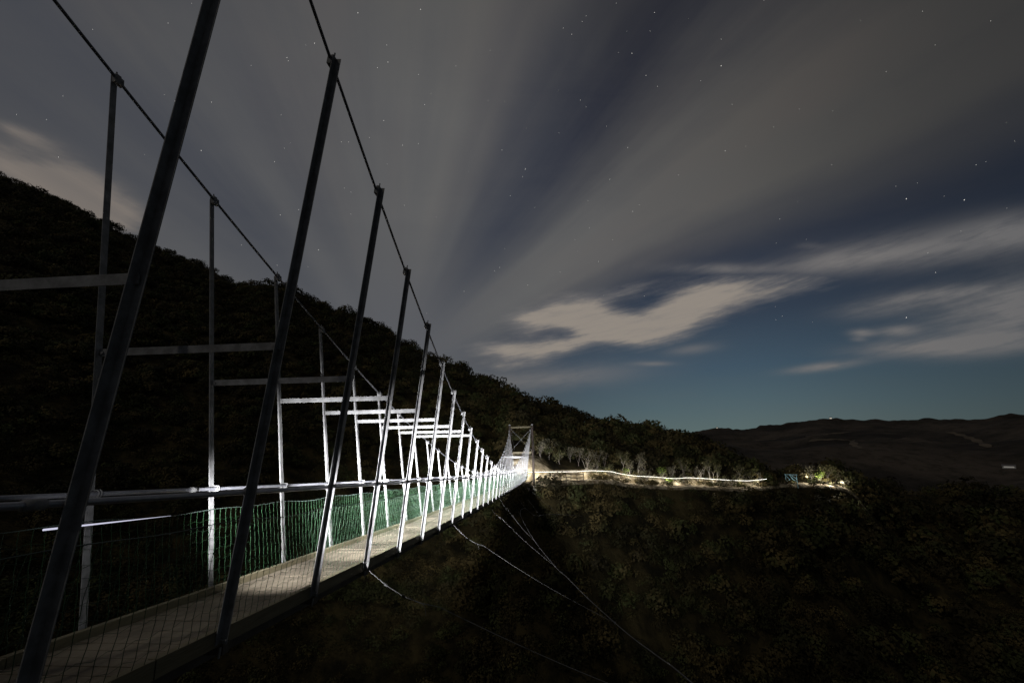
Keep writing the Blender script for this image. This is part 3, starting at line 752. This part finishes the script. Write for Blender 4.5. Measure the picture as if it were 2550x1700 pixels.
# ------------------------------------------------------------------ stars
st = []
for x, y, m in ((998,295,3),(599,239,2),(662,338,1.5),(700,57,1.5),(369,448,1.3),(330,154,1.3),(292,126,1),(394,72,1),(998,176,1),(580,660,1.5),(1016,675,1.5),(122,757,1.5),(500,802,1.5),(808,783,1),(56,875,1.2),(602,945,1.5),(632,916,1),(450,1169,1.3),(133,1275,1),(654,1323,1),(1260,979,1.2),(1826,889,2.5),(2085,894,2.5),(1826,1419,3),(1957,1218,1.2),(1497,497,.7),(1047,467,.7),(714,387,1),(906,362,.7),(485,565,.7),(273,595,.8),(18,671,1),(8,1195,1.3),(403,898,.7),(165,928,.7),(853,84,.6),(529,15,.7),(377,97,.8),(2138,737,.6),(1245,1087,.6),(110,790,.8),(1271,1413,.8),(680,140,.6)):
    st.append(((1240+x/1.7954)/S, y/1.7954/S, m))
for x, y, m in ((1445,200,1.3),(1318,265,1.5),(1325,280,1),(972,470,1.3),(924,692,2),(1261,743,1.2),(1372,963,1.5),(1288,987,1.5),(1463,1148,1.3),(689,915,1.2),(268,722,1),(772,107,.8),(755,435,.7),(803,465,.8),(1306,681,.7),(1110,1125,.7),(1273,1218,1),(1292,528,.6)):
    st.append((x/1.8447/S, y/1.8447/S, m))
for x, y, m in ((486,144,1.8),(418,180,1.5),(685,225,.9),(725,420,1.5),(459,524,1.6),(581,684,1.7),(685,674,.8),(183,663,1.2),(230,663,1),(366,635,.8),(593,1075,1),(245,1132,1.1),(35,1365,1.2),(204,963,.9),(245,990,.8),(8,20,1.1),(478,33,1)):
    st.append(((780+x/2.614)/S, (100+y/2.614)/S, m))
st += [(966, 22, 2.2), (822, 30, 2.2), (1126, 117, 1), (1047, 152, 1), (1207, 388, 1), (1066, 669, 1.2), (1136, 622, 1)]
for k in range(55): st.append((random.uniform(0, 2352), random.uniform(0, 760), random.uniform(.25, .6)))
mb = MB(); D = 9000; al = []
for x, y, m in st:
    c = sdir(x, y)*D; r = D/444*(.08+.105*m**.75)
    a = Vector((.35, -.2, .9)).normalized()
    a = (a-c.normalized()*a.dot(c.normalized())).normalized(); b = a.cross(c.normalized()); cc = c.normalized()
    vs = [c+a*r*1.35, c-a*r*1.35, c+b*r*.8, c-b*r*.8, c+cc*r, c-cc*r]
    mb.add(vs, [(0, 2, 4), (2, 1, 4), (1, 3, 4), (3, 0, 4), (2, 0, 5), (1, 2, 5), (3, 1, 5), (0, 3, 5)])
o = mb.build('stars', emitter('starlight', (1, .97, .9), 1.1, False)); tag(o, kind='stuff')

# ------------------------------------------------------------------ night sky
w = bpy.data.worlds.new('World'); scene.world = w; w.use_nodes = True; t = w.node_tree; t.nodes.clear(); nt = NT(t)
tc = nt.n('ShaderNodeTexCoord'); sp = nt.n('ShaderNodeSeparateXYZ'); t.links.new(tc.outputs['Generated'], sp.inputs[0])
dx, dy, dz = (E(nt, sp.outputs[i]) for i in range(3)); dvec = E(nt, tc.outputs['Generated'])
vf = sdir(905, 858); vr = vf.cross(Vector((0, 0, 1))).normalized(); vu = vr.cross(vf)   # the point the cloud streets run to
dot = lambda v: dx*v.x+dy*v.y+dz*v.z
fwd, side, upw = dot(vf), dot(vr), dot(vu)
DEG = 180/math.pi
az = nt.math('ARCTAN2', dx, dy)*DEG; elv = nt.math('ARCSINE', dz)*DEG
ang = nt.math('ARCTAN2', side, upw)*DEG
G = nt.math('ARCCOSINE', fwd)*DEG
n1 = nt.noise(nt.comb(ang*.045, G*.022, 3.1), 1, 4, .55)
n2 = nt.noise(nt.comb(ang*.11, G*.018, 7.7), 1, 5, .6)
n3 = nt.noise(nt.comb(az*.055, elv*.13, 1.3), 1, 6, .6, .6)
A2 = ang+((n1-.5)*9+(n2-.5)*5)*nt.smooth(G, 2, 26)
def P_(a): return (a+110)/220
bands = [(-110, .2), (-78, .45), (-64, .66), (-54, .44), (-45, .28), (-35, .68), (-26, .52), (-16, .78), (-2, .84), (11, .92), (19, .66), (26, .30), (34, .12), (41, .38), (48, .86), (56, 1.0), (61, .92), (65, .55), (70, .14), (77, .0)]
cov = nt.ramp((A2+110)/220, [(P_(a), v) for a, v in bands], 'EASE')
cov = nt.math('MINIMUM', nt.math('MAXIMUM', cov+(n3-.5)*.30+(n2-.5)*.5*nt.smooth(G, 8, 32), 0), 1)
near_vp = nt.smooth(G, 4, 24); cov = cov*near_vp+(1-near_vp)*(.62-.55*nt.smooth(az, 8, 22))
# separate clouds: bearing/elevation ellipses with ragged edges
warp = (nt.noise(nt.comb(az*.09, elv*.28, 9.2), 1, 6, .62)-.5); warp2 = (nt.noise(nt.comb(az*.3, elv*1.0, 4.2), 1, 5, .6)-.5)
def blob(px, py, wx, wy, tilt, gain=1.0):
    """soft cloud lobe: centre and half sizes in surveyed px, tilt in degrees"""
    a0, e0 = sight(px, py); a1, e1_ = sight(px+20, py); a2_, e2_ = sight(px, py-20)
    ax_, ex_, ay_, ey_ = (a1-a0)/20, (e1_-e0)/20, (a2_-a0)/20, (e2_-e0)/20; det = ax_*ey_-ay_*ex_
    da, de = az-a0, elv-e0
    X = da*(ey_/det)-de*(ay_/det); Yv = de*(ax_/det)-da*(ex_/det)
    c, s = math.cos(R_(tilt)), math.sin(R_(tilt))
    U = (X*c+Yv*s)/wx; W = (Yv*c-X*s)/wy
    return nt.math('EXPONENT', (U*U+W*W)*-1.0)*gain
def lobes(L):
    t = None
    for b_ in L:
        v = blob(*b_); t = v if t is None else t+v
    return t
heap = lobes([(1225, 736, 75, 29, 8), (1305, 714, 85, 40, 6), (1375, 728, 65, 36, -8, .8), (1395, 758, 105, 27, -4, .95), (1485, 750, 100, 42, 10, 1.05), (1560, 720, 92, 48, 26, 1.05), (1655, 682, 115, 44, 14, .95), (1800, 655, 150, 36, 8, .62), (1150, 802, 85, 20, 0, 1.0), (1250, 803, 100, 23, 8, .95), (1310, 790, 60, 12, 10, .5), (1445, 668, 90, 17, 14, .65), (1180, 842, 85, 16, 4, .6)])
thin = lobes([(1660, 618, 125, 12, 0, .55), (1920, 600, 140, 26, 8, .55), (2120, 572, 250, 42, 8, .72), (2330, 530, 140, 40, 8, .66), (2060, 696, 120, 23, 9, .9), (2190, 672, 100, 16, 6, .7), (2270, 715, 150, 52, 8, .85), (2350, 690, 70, 70, 8, .6), (2120, 797, 150, 19, 3, 1.0), (2290, 785, 150, 27, 7, .95), (1982, 765, 30, 9, 0, .85), (2065, 760, 46, 13, 2, .9), (1975, 780, 18, 5, 0, .6), (1885, 843, 80, 9, 7, .85), (1590, 802, 55, 11, 6, .40), (1500, 835, 40, 5, 0, .4), (1250, 872, 200, 24, 6, .5), (1860, 565, 30, 8, 0, .2)])
warp3 = nt.noise(nt.comb(az*.25, elv*1.9-az*.30, 2.2), 1, 6, .66)-.5
heap = nt.smooth(heap+(warp*.8+warp2*.55+warp3*.75)*nt.smooth(heap, .04, .4), .12, 1.42)
thin = nt.math('MINIMUM', thin*(nt.smooth(n3+warp2*.4+warp3*.5, .18, .66)*.75+.4), 1)
bc = nt.math('MAXIMUM', heap*.95, thin)
wl = lobes([(50, 395, 185, 42, -22), (200, 430, 120, 55, -30, .95), (255, 505, 90, 34, -8, .85), (60, 310, 80, 18, -20, .6)])
warm = nt.smooth(wl+(warp*1.1+warp2*.7+(n2-.5)*1.1)*nt.smooth(wl, .05, .5), .06, 1.1)
# clear night sky: a moonlit Nishita sky, dimmed
nis = nt.n('ShaderNodeTexSky'); nis.sky_type = 'NISHITA'; nis.sun_disc = False; nis.sun_elevation = R_(MEL); nis.sun_rotation = R_(MAZ); nis.air_density = 1.0; nis.dust_density = .6; nis.ozone_density = 2.0
nsk = E(nt, nis.outputs[0])
el1 = nt.math('MAXIMUM', elv, -5)
clear = nt.ramp((el1+5)/75, [(0, lin(82, 98, 97)), (.066, lin(86, 103, 104)), (.10, lin(76, 95, 102)), (.16, lin(61, 80, 95)), (.24, lin(49, 60, 75)), (.34, lin(39, 46, 61)), (.48, lin(36, 39, 52)), (.75, lin(34, 35, 42)), (1, lin(30, 31, 36))])
rightdark = nt.smooth(az, 20, 52)
clear = nt.mix(rightdark*.55, clear, (0.004, .006, .010))
leftl = nt.smooth(az*-1, -16, 12)
clear = nt.mix(leftl*.75, clear, lin(61, 65, 75))
cl_b = nt.ramp(G/90, [(0, lin(108, 107, 108)), (.16, lin(104, 103, 101)), (.34, lin(99, 98, 96)), (.55, lin(87, 85, 81)), (.75, lin(70, 68, 65)), (1, lin(46, 45, 43))])
cl_b = nt.mix(rightdark*.38, cl_b, lin(40, 40, 38))
cl_b = nt.mix(nt.smooth(n1, .45, .65)*.10, cl_b, lin(104, 88, 80))
sk = nt.mix(cov*.86, clear, cl_b)
lowc = nt.mix(rightdark*.75, lin(146, 137, 127), lin(88, 86, 81))
lowc = nt.mix(nt.smooth(heap+warp3*.9+warp2*.4, .35, 1.1), nt.mix(.55, lowc, lin(96, 98, 104)), lowc)
sk = nt.mix(bc, sk, lowc)
sk = nt.mix(warm*.85*(.7+nt.smooth(n2, .35, .65)*.4), sk, lin(128, 119, 111))
nmul = nt.n('ShaderNodeVectorMath', operation='SCALE'); nt.set(nmul.inputs[0], nsk); nmul.inputs['Scale'].default_value = .0012
add = nt.n('ShaderNodeVectorMath', operation='ADD'); nt.set(add.inputs[0], sk); t.links.new(nmul.outputs[0], add.inputs[1])
bg = nt.n('ShaderNodeBackground'); t.links.new(add.outputs[0], bg.inputs[0]); bg.inputs[1].default_value = 1.0
out = nt.n('ShaderNodeOutputWorld'); t.links.new(bg.outputs[0], out.inputs[0])
w.cycles.sampling_method = 'MANUAL'; w.cycles.sample_map_resolution = 256

vs_ = scene.view_settings; vs_.view_transform = 'Standard'; vs_.look = 'None'; vs_.exposure = 0; vs_.gamma = 1; vs_.use_curve_mapping = False
